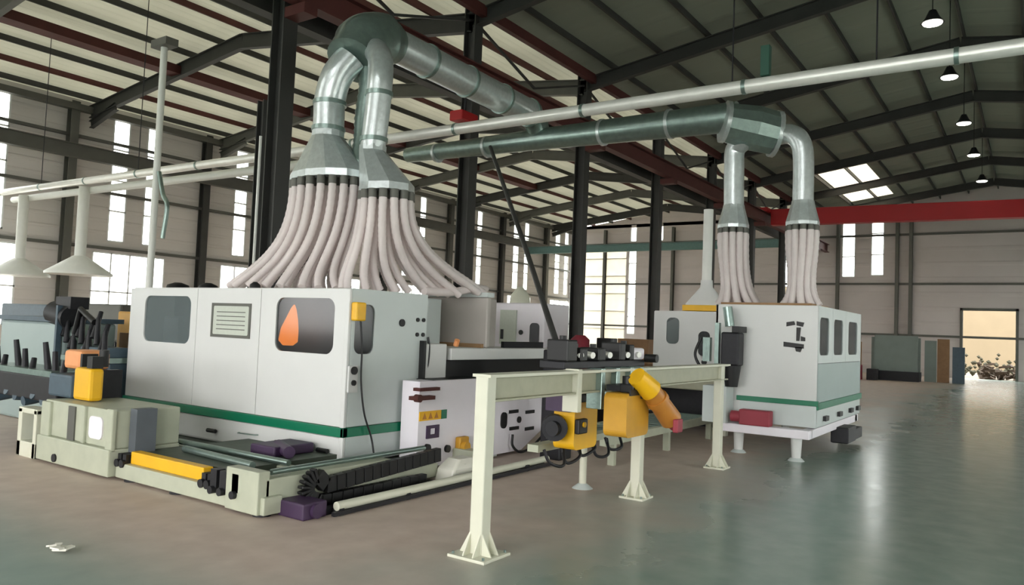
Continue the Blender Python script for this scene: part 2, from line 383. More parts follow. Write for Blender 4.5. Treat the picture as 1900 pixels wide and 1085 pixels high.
# rafters and columns
def ibox(m, u, v0, z0, v1, z1, h, w=.2):
    m.ibeam((u, v0, z0), (u, v1, z1), w, h, .03)
MB().box(4, 40, 25.5, 26.1, 10.62, 10.92).build('tie_beam', 'steelred')
tb = bpy.data.objects['tie_beam']; tag(tb, 'long dull red roof beam under the pale roof at the upper left', 'roof beam')
for i, u in enumerate(CU[:8]):
    far = ['over the nearest inner column', 'at the second inner column', 'at the third inner column', 'at the fourth inner column', 'at the fifth inner column', 'at the sixth inner column', 'at the seventh inner column', 'closest to the end wall'][i]
    m = MB(); 
    for (a, b) in ((VW-.3, 22), (22, VC)): ibox(m, u, a, zroof(a-.01 if a > b else a)-.52, b, zroof(b+.001)-.52, .5)
    m.ibeam((u, VW-.35, 9.5), (u, VW-2.2, zroof(VW-2.2)-.75), .18, .3, .02)
    tag(m.build('roof_rafter', 'steelgrey' if i % 2 == 0 else 'steel'), 'grey steel rafter under the pale left roof, '+far, 'rafter')
    m = MB()
    ibox(m, u, VC, VAL-.45, 2, RR-.4, .42); ibox(m, u, 2, RR-.4, -8, 10.35-.4, .42)
    tag(m.build('roof_rafter', 'steel'), 'dark steel rafter under the dark right roof, '+far, 'rafter')
    m = MB(); m.ibeam((u, VC, .02), (u, VC, VAL-.1), .34, .36, .03, (0, 1, 0))
    t = thing('steel_column', 'dark steel column of the inner row, '+['the nearest one behind the hooded white machine', 'second nearest', 'third nearest, beside the red tank', 'fourth nearest', 'fifth nearest', 'sixth nearest', 'seventh nearest', 'closest to the end wall'][i], 'column', (u, VC, 0), 'inner row of steel columns')
    m.build('shaft', 'steel', t, bevel=.004); MB().box(u-.28, u+.28, VC-.28, VC+.28, 0, .03).build('base_plate', 'steelgrey', t)
    MB().box(u-.16, u+.16, VC-.75, VC-.17, 7.75, 7.95).build('crane_bracket', 'steelred', t)
    mm = MB()
    if i < 7:
        mm.bar((u, VC, 9.95), (u+S/2, VC, 9.0), .06, .06); mm.bar((u+S/2, VC, 9.0), (u+S, VC, 9.95), .06, .06)
        tag(mm.build('roof_brace', 'steel'), 'V-shaped steel brace between inner columns, bay '+['beside the big duct', 'behind the big duct', 'above the long pipe', 'past the long pipe', 'over the far half', 'near the end', 'at the end wall'][i], 'brace')
for i, c in enumerate(cols_w):
    if i == 0: continue
    m = MB().ibeam((c, VW-.25, .02), (c, VW-.25, EAVE-.2), .32, .36, .03, (0, 1, 0))
    tag(m.build('wall_column', 'steelgrey' if i % 2 else 'steel'), 'grey steel column against the left wall, %s' % ['out of frame', 'left of the frame edge', 'nearest the frame edge', 'beside the white riser pipe', 'between the riser pipe and the hooded machine', 'behind the hose bundle', 'past the hose bundle', 'behind the diagonal cable', 'far along the wall', 'at the far corner'][i], 'column', 'steel columns on the left wall')
# crane runways
for nm, v, mt, lab in (('crane_runway', VC-.5, 'steelred', 'dark red crane runway beam carried by the inner columns'), ('crane_runway', VC+.5, 'steel', 'dark crane runway beam on the far side of the inner columns'), ('crane_runway', VW-.75, 'steelgrey', 'grey crane runway beam along the left wall')):
    m = MB().ibeam((4, v, 8.25), (UB-.2, v, 8.25), .3, .55, .03); tag(m.build(nm, mt), lab, 'crane runway')
tag(MB().bar((4, VC-.35, 10.1), (UB-.2, VC-.35, 10.1), .16, .28).build('valley_beam', 'steelred'), 'dark red valley beam on top of the inner columns', 'roof beam')
tag(MB().box(4, UB-.2, VW-.5, VW-.2, 9.95, 10.2).build('eave_beam', 'steelgrey'), 'grey eave beam along the top of the left wall', 'roof beam')
# end wall columns
for i, v in enumerate((6.6, 7.4, -1.6, 11.0, 17.5, 28.6, 22.8)):
    tag(MB().ibeam((UB-.2, v, 0), (UB-.2, v, 10.2), .2, .3, .02, (1, 0, 0)).build('wall_column', 'steelgrey'), 'slim steel post on the end wall, %s' % ['right of the two bright strip windows', 'beside the right strip window', 'right of the gateway', 'left of the two bright strip windows', 'behind the second machine', 'beside the far left corner window', 'between the far narrow windows'][i], 'column')
# travelling cranes
t = thing('bridge_crane', 'bright red overhead travelling crane girder across the right bay', 'crane', (40, 2, 7.7))
MB().bar((42.2, -7.6, 8.3), (40.6, VC-.75, 8.3), .6, .82).build('girder', 'red', t, bevel=.02)
MB().box(39.8, 41.4, VC-.75, VC-.35, 8.55, 8.75).build('end_carriage', 'red', t)
t = thing('crane_hoist', 'small red hoist block hanging by the big duct', 'hoist', (14.7, 11.7, 6.95))
MB().box(14.35, 15.0, 11.5, 11.9, 6.95, 7.2).build('hoist_body', 'red', t, bevel=.03); MB().cyl((14.7, 11.7, 7.2), (14.7, 11.7, 7.98), .03, n=8).build('hoist_chain', 'dark', t)
tag(MB().ibeam((47, VC+.4, 7.75), (47, VW-.8, 7.75), .3, .5, .03).build('bridge_girder', 'teal'), 'dark teal crane girder crossing the far end of the left bay', 'crane')
# roof lamps
for i, (u, z) in enumerate(((20.3, 9.6), (24.7, 9.6), (30.1, 9.6), (35.3, 9.6), (41, 9.6))):
    v = 2.06
    t = thing('high_bay_lamp', 'round white high bay lamp under the dark roof, %s' % ['nearest, above the long pipe', 'second nearest, just below the long pipe', 'third nearest', 'fourth nearest', 'farthest, near the red crane'][i], 'lamp', (u, v, z), 'high bay lamps in a row')
    MB().tube([(u, v, z+.3), (u, v, z+.12), (u, v, z)], [.08, .16, .26], 18).build('lamp_shade', 'dark', t)
    MB().cyl((u, v, z-.03), (u, v, z-.002), .2, .22).build('lens', 'lamp', t)
    MB().cyl((u, v, z+.3), (u, v, zroof(v)-.05), .012, n=6).build('cord', 'black', t)
# beyond the gateway
tag(MB().box(74, 80, -12, 22, -.05, 7).build('neighbour_building', 'cream_wall'), 'pale cream building wall seen through the gateway', 'building')

# ------------------------------------------------------------------ machine 1: long white cabin
F1 = 6.6
t = m1 = thing('wood_planer', 'large white four-side planer cabin with green stripe under the hose hoods', 'machine', (7.4, 9.3, .1))
v0, v1, z0, z1 = 6.92, 11.84, .17, 2.33; u1 = 8.06
m = MB(); m.box(F1+.06, u1, v0+.06, v1-.06, z1-.06, z1); m.box(u1-.05, u1, v0+.05, v1-.05, z0, z1)
m.box(F1+.06, u1, v1-.06, v1, z0, z1); m.box(F1+.05, u1, v0+.05, v1-.05, z0, z0+.05)
m.box(F1+.02, F1+.08, v0+.02, v1-.02, z0, z0+.36)
m.build('cabin_shell', 'cab', t, bevel=.01)
MB().box(u1, 9.3, 7.7, v1-.1, z0, z1).build('rear_body', 'cab2', t, bevel=.01)
SP = [v0+.06, 8.60, 10.05, v1-.02]
doors = [((v0+.06, 8.60), rrect(7.17, 8.28, 1.5, 2.2, .13)), ((8.61, 10.04), None), ((10.05, v1-.02), rrect(10.2, 11.41, 1.5, 2.2, .13))]
for (a, b), hole in doors:
    if hole: m = MB().ringpanel((a, b, .63, z1-.02), hole, fU(F1), 0, .045)
    else: m = MB().box(F1, F1+.045, a, b, .63, z1-.02)
    d = m.build('door', 'cab', t)
    if hole: MB().prism(hole, fU(F1), .02, .032).build('pane', 'glass_dark' if a < 8 else 'glass_grey', d)
    else:
        MB().ringpanel((8.8, 9.68, 1.63, 2.11), rrect(8.84, 9.64, 1.67, 2.07, .02, 2), fU(F1), -.012, 0).build('plate_frame', 'steelgrey', d)
        mm = MB(); mm.box(F1-.006, F1, 8.84, 9.64, 1.67, 2.07)
        mm.build('plate', 'plate', d)
        mm = MB()
        for z in (1.74, 1.8, 1.86, 1.92, 1.98): mm.box(F1-.008, F1-.005, 8.92, 9.56, z, z+.012)
        mm.build('plate_lines', 'steelgrey', d)
MB().box(F1, F1+.05, v0, v0+.07, z0, z1-.01).build('corner_post', 'cab', t, bevel=.012)
MB().box(F1-.005, F1+.05, v0+.06, v1, z0+.02, .5).build('skirt', 'cab', t, bevel=.01)
MB().box(F1-.03, F1+.05, v0-.03, v1, .51, .625).box(F1-.03, u1, v0-.03, v0+.02, .51, .625).build('stripe', 'green', t, bevel=.008)
# right side of the cabin
hole = rrect(6.71, 7.05, 1.52, 2.14, .1)
m = MB().ringpanel((F1+.05, 7.3, .63, z1), hole, fV(v0), 0, .045); m.box(7.3, u1, v0, v0+.045, .63, z1); m.box(F1+.05, u1, v0, v0+.045, z0+.02, .51)
m.build('side_panel', 'cab2', t)
MB().prism(hole, fV(v0), .015, .03).build('side_pane', 'glass_dark', t)
MB().box(6.63, 6.80, v0-.1, v0, 1.93, 2.16).build('control_pendant', 'yellow', t, bevel=.02)
m = MB(); m.box(6.62, 6.78, v0-.03, v0, 1.05, 1.38); m.build('switch_box', 'cab', t, bevel=.01)
MB().cyl((6.7, v0-.05, 1.32), (6.7, v0-.03, 1.32), .05).cyl((6.7, v0-.05, 1.17), (6.7, v0-.03, 1.17), .035).build('buttons', 'black', t)
MB().tube(smooth_path([(6.74, v0-.06, 1.95), (6.78, v0-.07, 1.6), (6.8, v0-.06, 1.2), (6.86, v0-.08, .8), (6.98, v0-.1, .5), (7.0, v0-.14, .3)]), .012, 6).build('pendant_cable', 'black', t)
m = MB()
for (a, b) in ((7.55, 1.93), (7.86, 1.98), (7.98, 1.98), (7.86, 1.78), (7.98, 1.78)): m.cyl((a, v0-.02, b), (a, v0, b), .05 if a < 7.6 else .028)
m.build('side_knobs', 'black', t)
MB().tube(smooth_path([(8.06, v0-.03, 1.75), (8.07, v0-.05, 1.6), (8.06, v0-.05, 1.4), (8.04, v0-.03, 1.25)]), .018, 8).build('side_handle', 'black', t)
for v in (7.2, 8.0, 9.45, 10.9): MB().tube([(F1-.06, v-.09, .33), (F1-.06, v+.09, .33)], .028, 10).cyl((F1-.06, v, .33), (F1, v, .33), .015).build('leveling_knob', 'black', t)
m = MB()
for a, b in ((7.4, 7.8), (8.5, 8.9)): m.tube([(F1-.01, a, .37), (F1-.05, a+.02, .37), (F1-.05, b-.02, .36), (F1-.01, b, .36)], .009, 6)
m.build('skirt_handle', 'galvd', t)
# things inside the cabin, seen through the windows
MB().box(F1+.7, F1+.75, v0+.1, v1-.1, .7, z1-.1).build('inner_wall', 'interior', t)
MB().tube([(F1+.4, 8.5, 1.56), (F1+.4, 8.5, 1.62), (F1+.4, 8.48, 1.78), (F1+.4, 8.44, 1.93), (F1+.4, 8.42, 2.06), (F1+.4, 8.41, 2.12)], [.07, .13, .12, .08, .04, .01], 16).build('amber_lamp', 'lampglow', t)
m = MB().cyl((F1+.3, 10.62, .7), (F1+.3, 10.42, 2.25), .07).build('reflection_streak', 'paper', t)  # white tube standing in for the reflection streak on the left window
MB().box(F1+.3, F1+.34, 7.32, 7.36, 1.55, 2.05).build('inner_rod', 'paper', t)
MB().box(F1+.25, F1+.6, 10.9, 11.3, .7, 1.9).build('inner_motor', 'bluegrey', t, bevel=.03)
# small roof items
for (u, v, a) in ((7.0, 11.2, .18), (7.1, 10.55, .15), (6.9, 9.15, .08)):
    MB().tube([(u, v, z1), (u, v, z1+.06), (u, v, z1+.1)], [a, a*.9, a*.3], 14).build('roof_cap', 'black', t)

# ------------------------------------------------------------------ base frame under machine 1
t = thing('base_frame', 'low grey-green steel base frame under the long white cabin', 'machine base', (6.4, 8.4, 0))
m = MB(); m.box(4.8, 5.02, 6.05, 8.7, .03, .2); m.box(4.85, 6.6, 6.1, 6.3, .03, .36); m.box(5.0, 7.5, 6.15, 6.34, .03, .2); m.box(5.7, 5.85, 6.3, 11.6, .03, .28); m.box(8.3, 8.5, 6.2, 11.6, .03, .25)
m.box(4.76, 4.9, 6.1, 6.6, .03, .44)
m.build('frame_beams', 'base', t, bevel=.012)
MB().box(5.02, 8.4, 6.6, 11.6, .1, .165).box(5.1, 6.6, 7.0, 8.7, .24, .3).build('deck_plate', 'deck', t)
MB().box(4.86, 4.98, 7.12, 8.5, .2, .34).build('guard_bar', 'yellow', t, bevel=.012)
m = MB()
for v in (6.95, 7.05, 8.56, 8.66): m.box(4.82, 5.0, v-.035, v+.035, .1, .3); m.cyl((4.78, v, .2), (4.82, v, .2), .045)
m.build('bar_bracket', 'dark', t)
m = MB(); 
for v in (6.45, 6.65, 6.8): m.cyl((4.72, v, .18), (4.8, v, .18), .04, n=12); m.box(4.76, 4.86, v-.05, v+.05, .2, .38)
m.build('adjuster', 'dark', t)
MB().tube([(5.0, 6.22, .4), (7.3, 6.22, .4)], .03, 10).tube([(5.0, 6.45, .32), (7.0, 6.6, .32)], .025, 10).build('guide_rail', 'galvd', t)
for v in (6.2, 7.6, 8.5): MB().cyl((4.9, v, 0), (4.9, v, .04), .09).build('foot', 'dark', t)
MB().tube([(5.3, 6.9, .34), (5.4, 8.3, .34)], .04, 10).tube([(5.7, 6.8, .33), (5.7, 8.9, .33)], .035, 10).build('roller', 'galvd', t)
MB().box(5.9, 6.5, 7.3, 7.75, .3, .42).cyl((5.95, 7.1, .38), (6.2, 7.6, .38), .07).build('drive_motor', 'purple', t, bevel=.02)

# low cabinet at the left end
t = thing('feed_cabinet', 'low pale grey-green cabinet at the left end of the base frame', 'cabinet', (5.2, 9.6, 0))
m = MB(); m.box(4.72, 5.6, 8.72, 10.45, .03, .34); m.box(4.78, 5.6, 8.74, 10.4, .34, .78)
m.box(4.74, 4.8, 8.72, 8.86, .3, .8); m.box(4.74, 4.8, 9.35, 9.42, .34, .78); m.box(4.74, 4.8, 10.2, 10.42, .3, .76)
m.build('body', 'base', t, bevel=.015)
MB().prism(rrect(8.98, 9.28, .42, .68, .06), fU(4.78), -.015, 0).build('label_panel', 'lav', t)
MB().box(4.762, 4.78, 9.62, 9.78, .34, .75).build('recess', 'steelgrey', t)
MB().box(4.95, 5.2, 8.58, 8.72, .165, .8).build('side_plate', 'interior', t)
MB().cyl((4.70, 9.95, .1), (4.72, 9.95, .1), .05).build('bolt', 'dark', t)
t = thing('stand_leg', 'white open leg frame left of the low cabinet', 'stand', (4.85, 10.8, 0))
m = MB(); m.box(4.75, 4.95, 10.55, 10.63, 0, .62); m.box(4.75, 4.95, 10.95, 11.05, 0, .62); m.box(4.75, 4.95, 10.55, 11.05, 0, .2); m.box(4.75, 4.95, 10.55, 11.05, .56, .63); m.build('frame', 'cream', t, bevel=.01)
MB().box(4.9, 4.94, 10.63, 10.95, .2, .56).build('back_plate', 'bluegrey', t)

# ------------------------------------------------------------------ left machine clutter
t = thing('outfeed_unit', 'blue-grey spindle unit on the low cabinet with yellow end box', 'machine', (5.4, 10.8, .78))
MB().box(5.0, 5.4, 10.24, 10.85, .785, 1.08).build('housing', 'bluegrey', t, bevel=.03)
MB().box(4.97, 5.15, 9.72, 10.14, .79, 1.2).build('end_box', 'yellow', t, bevel=.04)
MB().box(5.05, 5.6, 10.12, 10.26, .785, 1.15).build('coupling', 'dark', t)
MB().box(5.1, 5.8, 10.82, 13.4, .66, 1.0).build('carriage', 'dark', t, bevel=.02)
m = MB()
for k in range(9): m.cyl((5.1, 10.95+.27*k, .62+.06*(k % 3)), (5.35, 10.95+.27*k, .66), .07, n=10)
m.build('roller_row', 'bluegrey', t)
m = MB()
for k in range(8): m.cyl((5.2+.05*(k % 3), 10.9+.3*k, 1.0), (5.25, 10.95+.3*k, 1.22+.12*(k % 3)), .05, .035, n=10)
m.build('spindle', 'dark', t)
MB().box(5.1, 5.7, 11.0, 13.2, 1.0, 1.08).build('table_plate', 'galvd', t)
MB().box(5.1, 5.5, 10.25, 10.7, 1.15, 1.4).build('orange_cover', 'peach', t, bevel=.05)
MB().box(5.0, 5.14, 9.75, 9.88, 1.2, 1.35).cyl((5.3, 10.05, 1.2), (5.3, 10.05, 1.42), .06).box(5.1, 5.3, 10.2, 10.25, 1.1, 1.36).build('knob', 'black', t)
t = thing('spindle_moulder', 'pale teal moulder with rounded grey motor left of the long cabin', 'machine', (6.6, 13.2, 0))
MB().box(6.3, 7.2, 13.3, 15.6, 0, 1.72).build('body', 'm2side', t, bevel=.05)
MB().box(6.25, 7.3, 13.25, 15.7, 1.72, 1.8).box(6.2, 6.28, 13.3, 13.36, 0, 2.0).build('frame_bar', 'bluegrey', t)
MB().tube([(6.5, 12.9, 1.52), (6.5, 13.6, 1.52)], .17, 18).build('motor', 'galvd', t)
MB().tube([(6.4, 13.2, 1.8), (6.4, 13.8, 1.88)], .2, 18).box(6.3, 6.6, 13.1, 13.6, 1.95, 2.15).build('cutter_housing', 'dark', t)
MB().box(6.2, 6.9, 11.9, 13.1, 1.12, 1.2).build('table', 'galvd', t)
m = MB()
for k in range(12):
    v = 11.95+.12*k; z = 1.2+.1*((k*5) % 4); m.cyl((6.3, v, z), (6.35+.1*(k % 2), v+.1, z+.42), .05, .035, n=9)
m.build('clamp', 'dark', t)
MB().box(6.3, 6.7, 11.95, 12.7, 1.2, 1.36).build('blue_block', 'bluegrey', t, bevel=.02)
MB().tube([(6.3, 12.9, 1.55), (6.3, 12.75, 1.95), (6.3, 12.3, 1.75)], .05, 10).build('black_arm', 'black', t)
MB().box(6.4, 7.2, 11.95, 13.2, 0, 1.12).build('pedestal', 'bluegrey', t, bevel=.02)
t = thing('control_cabinet', 'ochre control box with dark shelf behind the left end of the long cabin', 'machine', (8.2, 14.4, 0))
MB().box(7.8, 8.4, 13.7, 14.4, 1.15, 1.95).build('box', 'ochre', t, bevel=.03); MB().box(7.78, 7.8, 13.95, 14.25, 1.25, 1.55).build('hatch', 'brown', t)
MB().box(7.4, 8.5, 13.4, 14.9, 1.03, 1.1).build('shelf', 'cab', t); MB().box(7.6, 8.4, 13.5, 14.8, 0, 1.03).build('pedestal', 'interior', t)
t = thing('sanding_machine', 'grey-green machine with dark top seen at the left edge', 'machine', (9, 19, 0))
MB().box(8.6, 9.8, 18.3, 21.0, 0, 1.5).build('body', 'teal', t, bevel=.04); MB().box(8.55, 9.8, 17.4, 21.2, 1.5, 2.05).build('top', 'bluegrey', t, bevel=.04)
MB().box(8.6, 9.4, 15.8, 17.9, 1.3, 2.1).build('side_box', 'steelgrey', t, bevel=.05); MB().box(8.6, 9.4, 15.9, 18.0, 0, 1.3).build('plinth', 'dark', t)

# ------------------------------------------------------------------ feed bed right of the cabin
t = bed = thing('feed_bed', 'white feed bed with round black controls to the right of the long cabin', 'machine', (9.2, 6.9, .1))
MB().prism([(7.56, .05), (7.56, 1.18), (10.65, 1.18), (10.6, .32), (10.0, .05)], fV(6.56), 0, .3).build('body', 'lav', t, bevel=.015)
MB().box(8.5, 10.6, 6.9, 7.65, .1, 1.12).box(7.9, 10.4, 6.9, 7.4, 0, .25).build('rear_body', 'cab2', t)
MB().box(7.57, 8.0, 6.545, 6.56, .67, .79).build('warning_label', 'yellow', t)
m = MB()
for a in (7.62, 7.74, 7.86): m.prism([(a, .69), (a+.08, .69), (a+.04, .77)], fV(6.54), 0, .005)
m.build('warning_marks', 'orange', t)
MB().box(8.01, 8.12, 6.545, 6.56, .67, .79).build('green_label', 'green', t)
MB().ringpanel((7.72, 7.97, .43, .6), rrect(7.79, 7.9, .48, .56, .01, 2), fV(6.56), -.02, 0).build('socket', 'purple', t)
for (a, b, r) in ((7.74, .31, .055), (8.16, .26, .05)): MB().cyl((a, 6.52, b), (a, 6.56, b), r).build('knob', 'black', t)
MB().box(8.34, 8.55, 6.47, 6.56, .16, .4).cyl((8.42, 6.4, .27), (8.42, 6.47, .27), .07).build('handwheel', 'ochre', t, bevel=.02)
MB().box(8.4, 8.8, 6.42, 6.56, .02, .17).build('terminal_box', 'purple', t, bevel=.02)
m = MB(); m.cyl((9.9, 6.54, .52), (9.9, 6.56, .52), .05); m.prism(rrect(9.41, 9.56, .42, .66, .07), fV(6.54), 0, .02)
for (a, b) in ((9.62, .655), (9.65, .4), (10.08, .62), (10.08, .36)): m.box(a, a+.24, 6.54, 6.56, b-.025, b+.025)
m.build('emblem', 'black', t)
MB().tube(smooth_path([(9.66, 6.5, .32), (9.64, 6.48, .16), (9.8, 6.45, .05), (10.1, 6.45, .08), (10.4, 6.45, .22), (10.75, 6.45, .4)]), .02, 8).build('cable', 'black', t)
MB().box(7.4, 7.75, 6.45, 6.6, .95, 1.0).cyl((7.42, 6.42, .98), (7.42, 6.5, .98), .05).box(7.5, 7.9, 6.5, 6.62, 1.06, 1.1).build('clamp', 'steelred', t)
MB().box(7.93, 7.98, 6.84, 7.3, 1.14, 1.7).box(7.93, 8.5, 6.84, 6.86, 1.14, 1.19).build('block_edge', 'black', t)
MB().box(7.98, 8.45, 6.86, 7.3, 1.18, 1.66).build('white_block', 'cab', t, bevel=.015)
MB().box(7.9, 10.6, 6.62, 7.0, 1.12, 1.185).build('bed_edge', 'black', t)
MB().box(8.55, 11.5, 6.86, 7.66, 1.43, 1.6).build('table_top', 'cab', t, bevel=.01)
MB().box(8.56, 11.4, 6.98, 7.6, 1.18, 1.43).build('under_table', 'black', t)
MB().box(10.2, 11.4, 7.1, 7.16, 1.6, 1.7).build('fence', 'dark', t)
MB().tube([(8.62, 6.84, 1.64), (8.6, 6.8, 1.72)], .04, 8).build('stud', 'peach', t)
for a in (8.0, 9.4): MB().box(a-.08, a+.08, 6.65, 6.8, 0, .1).build('leg', 'cab2', t)
tag(MB().tube(smooth_path([(7.7, 6.0, .0), (7.7, 6.0, .1), (7.7, 6.0, .2)]), .13, 12).loft([[(7.7+.28*a, 6.0+.14*b, 0) for a, b in ((-1, -1), (1, -1), (1, 1), (-1, 1))], [(7.72+.26*a, 6.0+.14*b, .15) for a, b in ((-1, -1), (1, -1), (1, 1), (-1, 1))], [(7.75+.14*a, 6.0+.1*b, .26) for a, b in ((-1, -1), (1, -1), (1, 1), (-1, 1))]]).build('dust_sack', 'paper', bevel=.03), 'white sack lying on the floor below the feed bed', 'sack')

# cable chain and rail on the floor
t = thing('cable_chain', 'black plastic cable drag chain curling beside the base frame', 'cable chain', (6, 5.9, 0))
path = []
for k in range(15): path.append(Vector((7.35-.13*k, 6.02, .34-.008*k)))
cx_ = 5.45; 
for k in range(1, 12):
    a = math.pi/2+math.pi*k/12; path.append(Vector((cx_+.17*math.cos(a), 6.02, .11+.13+.13*math.sin(a)*1.0-.02)))
for k in range(12): path.append(Vector((5.45+.15*k, 6.02, .06)))
for a, b in zip(path[:-1], path[1:]):
    mid = (a+b)/2; d = (b-a)*.46; MB().bar(mid-d, mid+d, .16, .085, (0, 1, 0)).build('link', 'black', t, bevel=.008)
MB().box(5.3, 7.3, 5.9, 6.12, 0, .025).build('tray', 'dark', t)
MB().box(5.0, 5.3, 5.72, 6.1, 0, .16).cyl((5.15, 5.68, .08), (5.15, 5.74, .08), .07).build('end_bracket', 'purple', t, bevel=.02)
t = thing('floor_rail', 'pale round rail lying along the floor behind the front post', 'rail', (7.2, 5.7, 0))
MB().tube([(5.38, 5.68, .09), (6.3, 5.68, .09), (6.35, 5.68, .09), (9.4, 5.72, .09)], .045, 14).build('tube', 'cream', t)
MB().box(5.3, 9.4, 5.62, 5.66, .01, .05).box(5.3, 9.4, 5.76, 5.84, 0, .06).build('bed', 'dark', t)
for u in (5.42, 6.4, 7.6, 8.8): MB().box(u-.03, u+.03, 5.64, 5.74, 0, .08).build('saddle', 'dark', t)

# ------------------------------------------------------------------ transfer rail on posts with hanging yellow motors
t = rail = thing('transfer_rail', 'cream steel overhead rail on floor posts in front of the machines', 'rail frame', (8.2, 3.83, 0))
MB().ibeam((5.2, 3.83, 1.39), (11.3, 3.83, 1.39), .12, .22, .02).build('beam', 'beam', t, bevel=.004)
MB().box(5.2, 11.3, 3.74, 3.93, 1.49, 1.515).build('beam_cap', 'cream', t)
for (u, w_) in ((5.26, .13), (8.32, .12), (11.07, .12)):
    p = MB().box(u-w_/2, u+w_/2, 3.83-w_/2, 3.83+w_/2, .02, 1.5); pp = p.build('post', 'cream', t, bevel=.012)
    g_ = .19 if u < 6 else .15
    MB().box(u-g_, u+g_, 3.83-g_, 3.83+g_, 0, .025).build('foot_plate', 'cream', pp, bevel=.004)
    m = MB()
    for s_ in (-1, 1):
        for d_ in (-.05, .05):
            m.prism([(3.83+s_*w_/2, .02), (3.83+s_*(w_/2+.1), .02), (3.83+s_*w_/2, .2)], lambda a, b, d, u=u, d_=d_: (u+d_+d, a, b), -.006, .006)
            m.prism([(u+s_*w_/2, .02), (u+s_*(w_/2+.1), .02), (u+s_*w_/2, .2)], lambda a, b, d, d_=d_: (a, 3.83+d_+d, b), -.006, .006)
    m.build('gusset', 'cream', pp)
    m = MB()
    for a in (-1, 1):
        for b in (-1, 1): m.cyl((u+a*(g_-.035), 3.83+b*(g_-.035), .02), (u+a*(g_-.035), 3.83+b*(g_-.035), .045), .012, n=6, smooth=False)
    m.build('bolt', 'galvd', pp)
MB().tube([(5.34, 3.95, .3), (5.34, 3.95, 1.3)], .035, 10).build('conduit', 'beam', t)
for u in (6.75, 7.25, 7.6, 7.95, 8.2): MB().box(u-.04, u+.04, 3.75, 3.93, 1.1, 1.53).build('hanger', 'cream' if u < 7 else 'galvd', t, bevel=.006)
# carriage clutter on the rail
t = thing('gripper_carriage', 'black gripper carriage with clamps riding on the rail', 'machine', (7.6, 4.0, 1.52))
MB().box(6.68, 8.6, 3.9, 4.2, 1.52, 1.6).build('slide', 'dark', t, bevel=.01)
for (a, z, s_) in ((6.75, 1.82, .1), (7.0, 1.74, .07), (7.4, 1.74, .08), (7.9, 1.8, .07), (8.15, 1.78, .05)):
    MB().box(a-s_, a+s_, 3.85, 4.1, 1.6, z).cyl((a, 3.97, z), (a, 3.97, z+.04), .035).build('clamp', 'black', t, bevel=.015)
m = MB()
for a in (6.95, 7.2, 7.6, 8.05, 8.35): m.cyl((a, 3.86, 1.66), (a+.1, 4.1, 1.68), .035, n=10)
m.build('cylinder', 'silver', t)
MB().box(8.2, 8.6, 3.9, 4.2, 1.6, 1.74).build('end_block', 'lav', t, bevel=.03)
MB().cyl((8.62, 3.9, 1.62), (8.62, 3.75, 1.62), .05).build('knob', 'black', t)
def motor(u0, u1_, label, mt, z0_, z1_, v=4.1, shaft=False):
    t = thing('gear_motor', label, 'motor', ((u0+u1_)/2, v+.13, z0_), 'yellow motors hanging below the rail')
    MB().prism(rrect(u0, u1_, z0_, z1_, .07), fV(v), 0, .26).build('housing', mt, t, bevel=.02)
    uc = (u0+u1_)/2
    MB().box(uc-.12, uc+.12, v-.03+.03, v+.16, z1_, z1_+.09).cyl((uc-.05, v+.1, z1_+.09), (uc-.05, v+.1, z1_+.17), .06).cyl((uc+.12, v+.1, z1_), (uc+.12, v+.1, z1_+.1), .07).build('mount', 'black', t, bevel=.01)
    if shaft:
        MB().cyl((u0-.001, v+.25, .86), (u0-.16, v+.15, .86), .14).cyl((u0-.16, v+.15, .86), (u0-.22, v+.15, .86), .08).build('motor_body', 'dark', t)
        MB().box(u0+.0, u0+.2, v-.06, v, .8, .96).build('terminal_box', 'black', t, bevel=.015)
        MB().cyl((u0+.1, v-.08, .9), (u0+.1, v-.06, .9), .03).build('plug', 'yellow', t)
        MB().box(u0-.12, u0-.01, v, v+.3, 1.04, 1.22).build('bracket', 'purple', t)
    else:
        MB().box(u0+.05, u0+.25, v-.02, v, z1_-.02, z1_+.04).box(u0+.32, u0+.58, v-.02, v, z1_-.06, z1_).build('slot', 'black', t)
    return t
motor(7.28, 7.8, 'bright yellow square gear motor with black shaft end, left of the pair', 'yellow', .62, 1.13, shaft=True)
motor(7.14, 7.68, 'ochre yellow rounded gear motor, right of the pair, beside the orange arm', 'ochre', .84, 1.29, v=3.42)
t = thing('orange_arm', 'orange bent hydraulic arm hanging off the right end of the motors', 'machine arm', (7.6, 3.35, .95))
MB().cyl((7.3, 3.4, 1.47), (7.5, 3.32, 1.32), .1, .12).build('elbow', 'yellow', t, bevel=.01)
MB().cyl((7.47, 3.34, 1.36), (7.86, 3.24, 1.0), .1, .12).cyl((7.6, 3.305, 1.24), (7.64, 3.295, 1.2), .122, .126).build('barrel', 'orange', t, bevel=.01)
MB().cyl((7.86, 3.24, 1.0), (7.95, 3.22, .93), .085, .07).box(7.72, 7.86, 3.1, 3.16, .88, 1.02).build('rod_end', 'redd', t, bevel=.01)
MB().box(7.3, 7.7, 3.42, 3.74, 1.3, 1.36).box(7.45, 7.65, 3.3, 3.5, 1.26, 1.32).build('bracket', 'dark', t)
m = MB()
for k in range(5):
    a = 7.0+.35*k; m.tube(smooth_path([(a, 4.3, .64), (a+.05, 4.25, .5-.04*(k % 2)), (a+.25, 4.2, .46+.05*(k % 3)), (a+.4, 4.3, .62)]), .018, 7)
tag(m.build('cable_loops', 'dark'), 'dark cables looping under the yellow motors', 'cable')
t = thing('support_stand', 'small pale stand with swivel foot beneath the yellow motors', 'stand', (8.35, 4.56, 0))
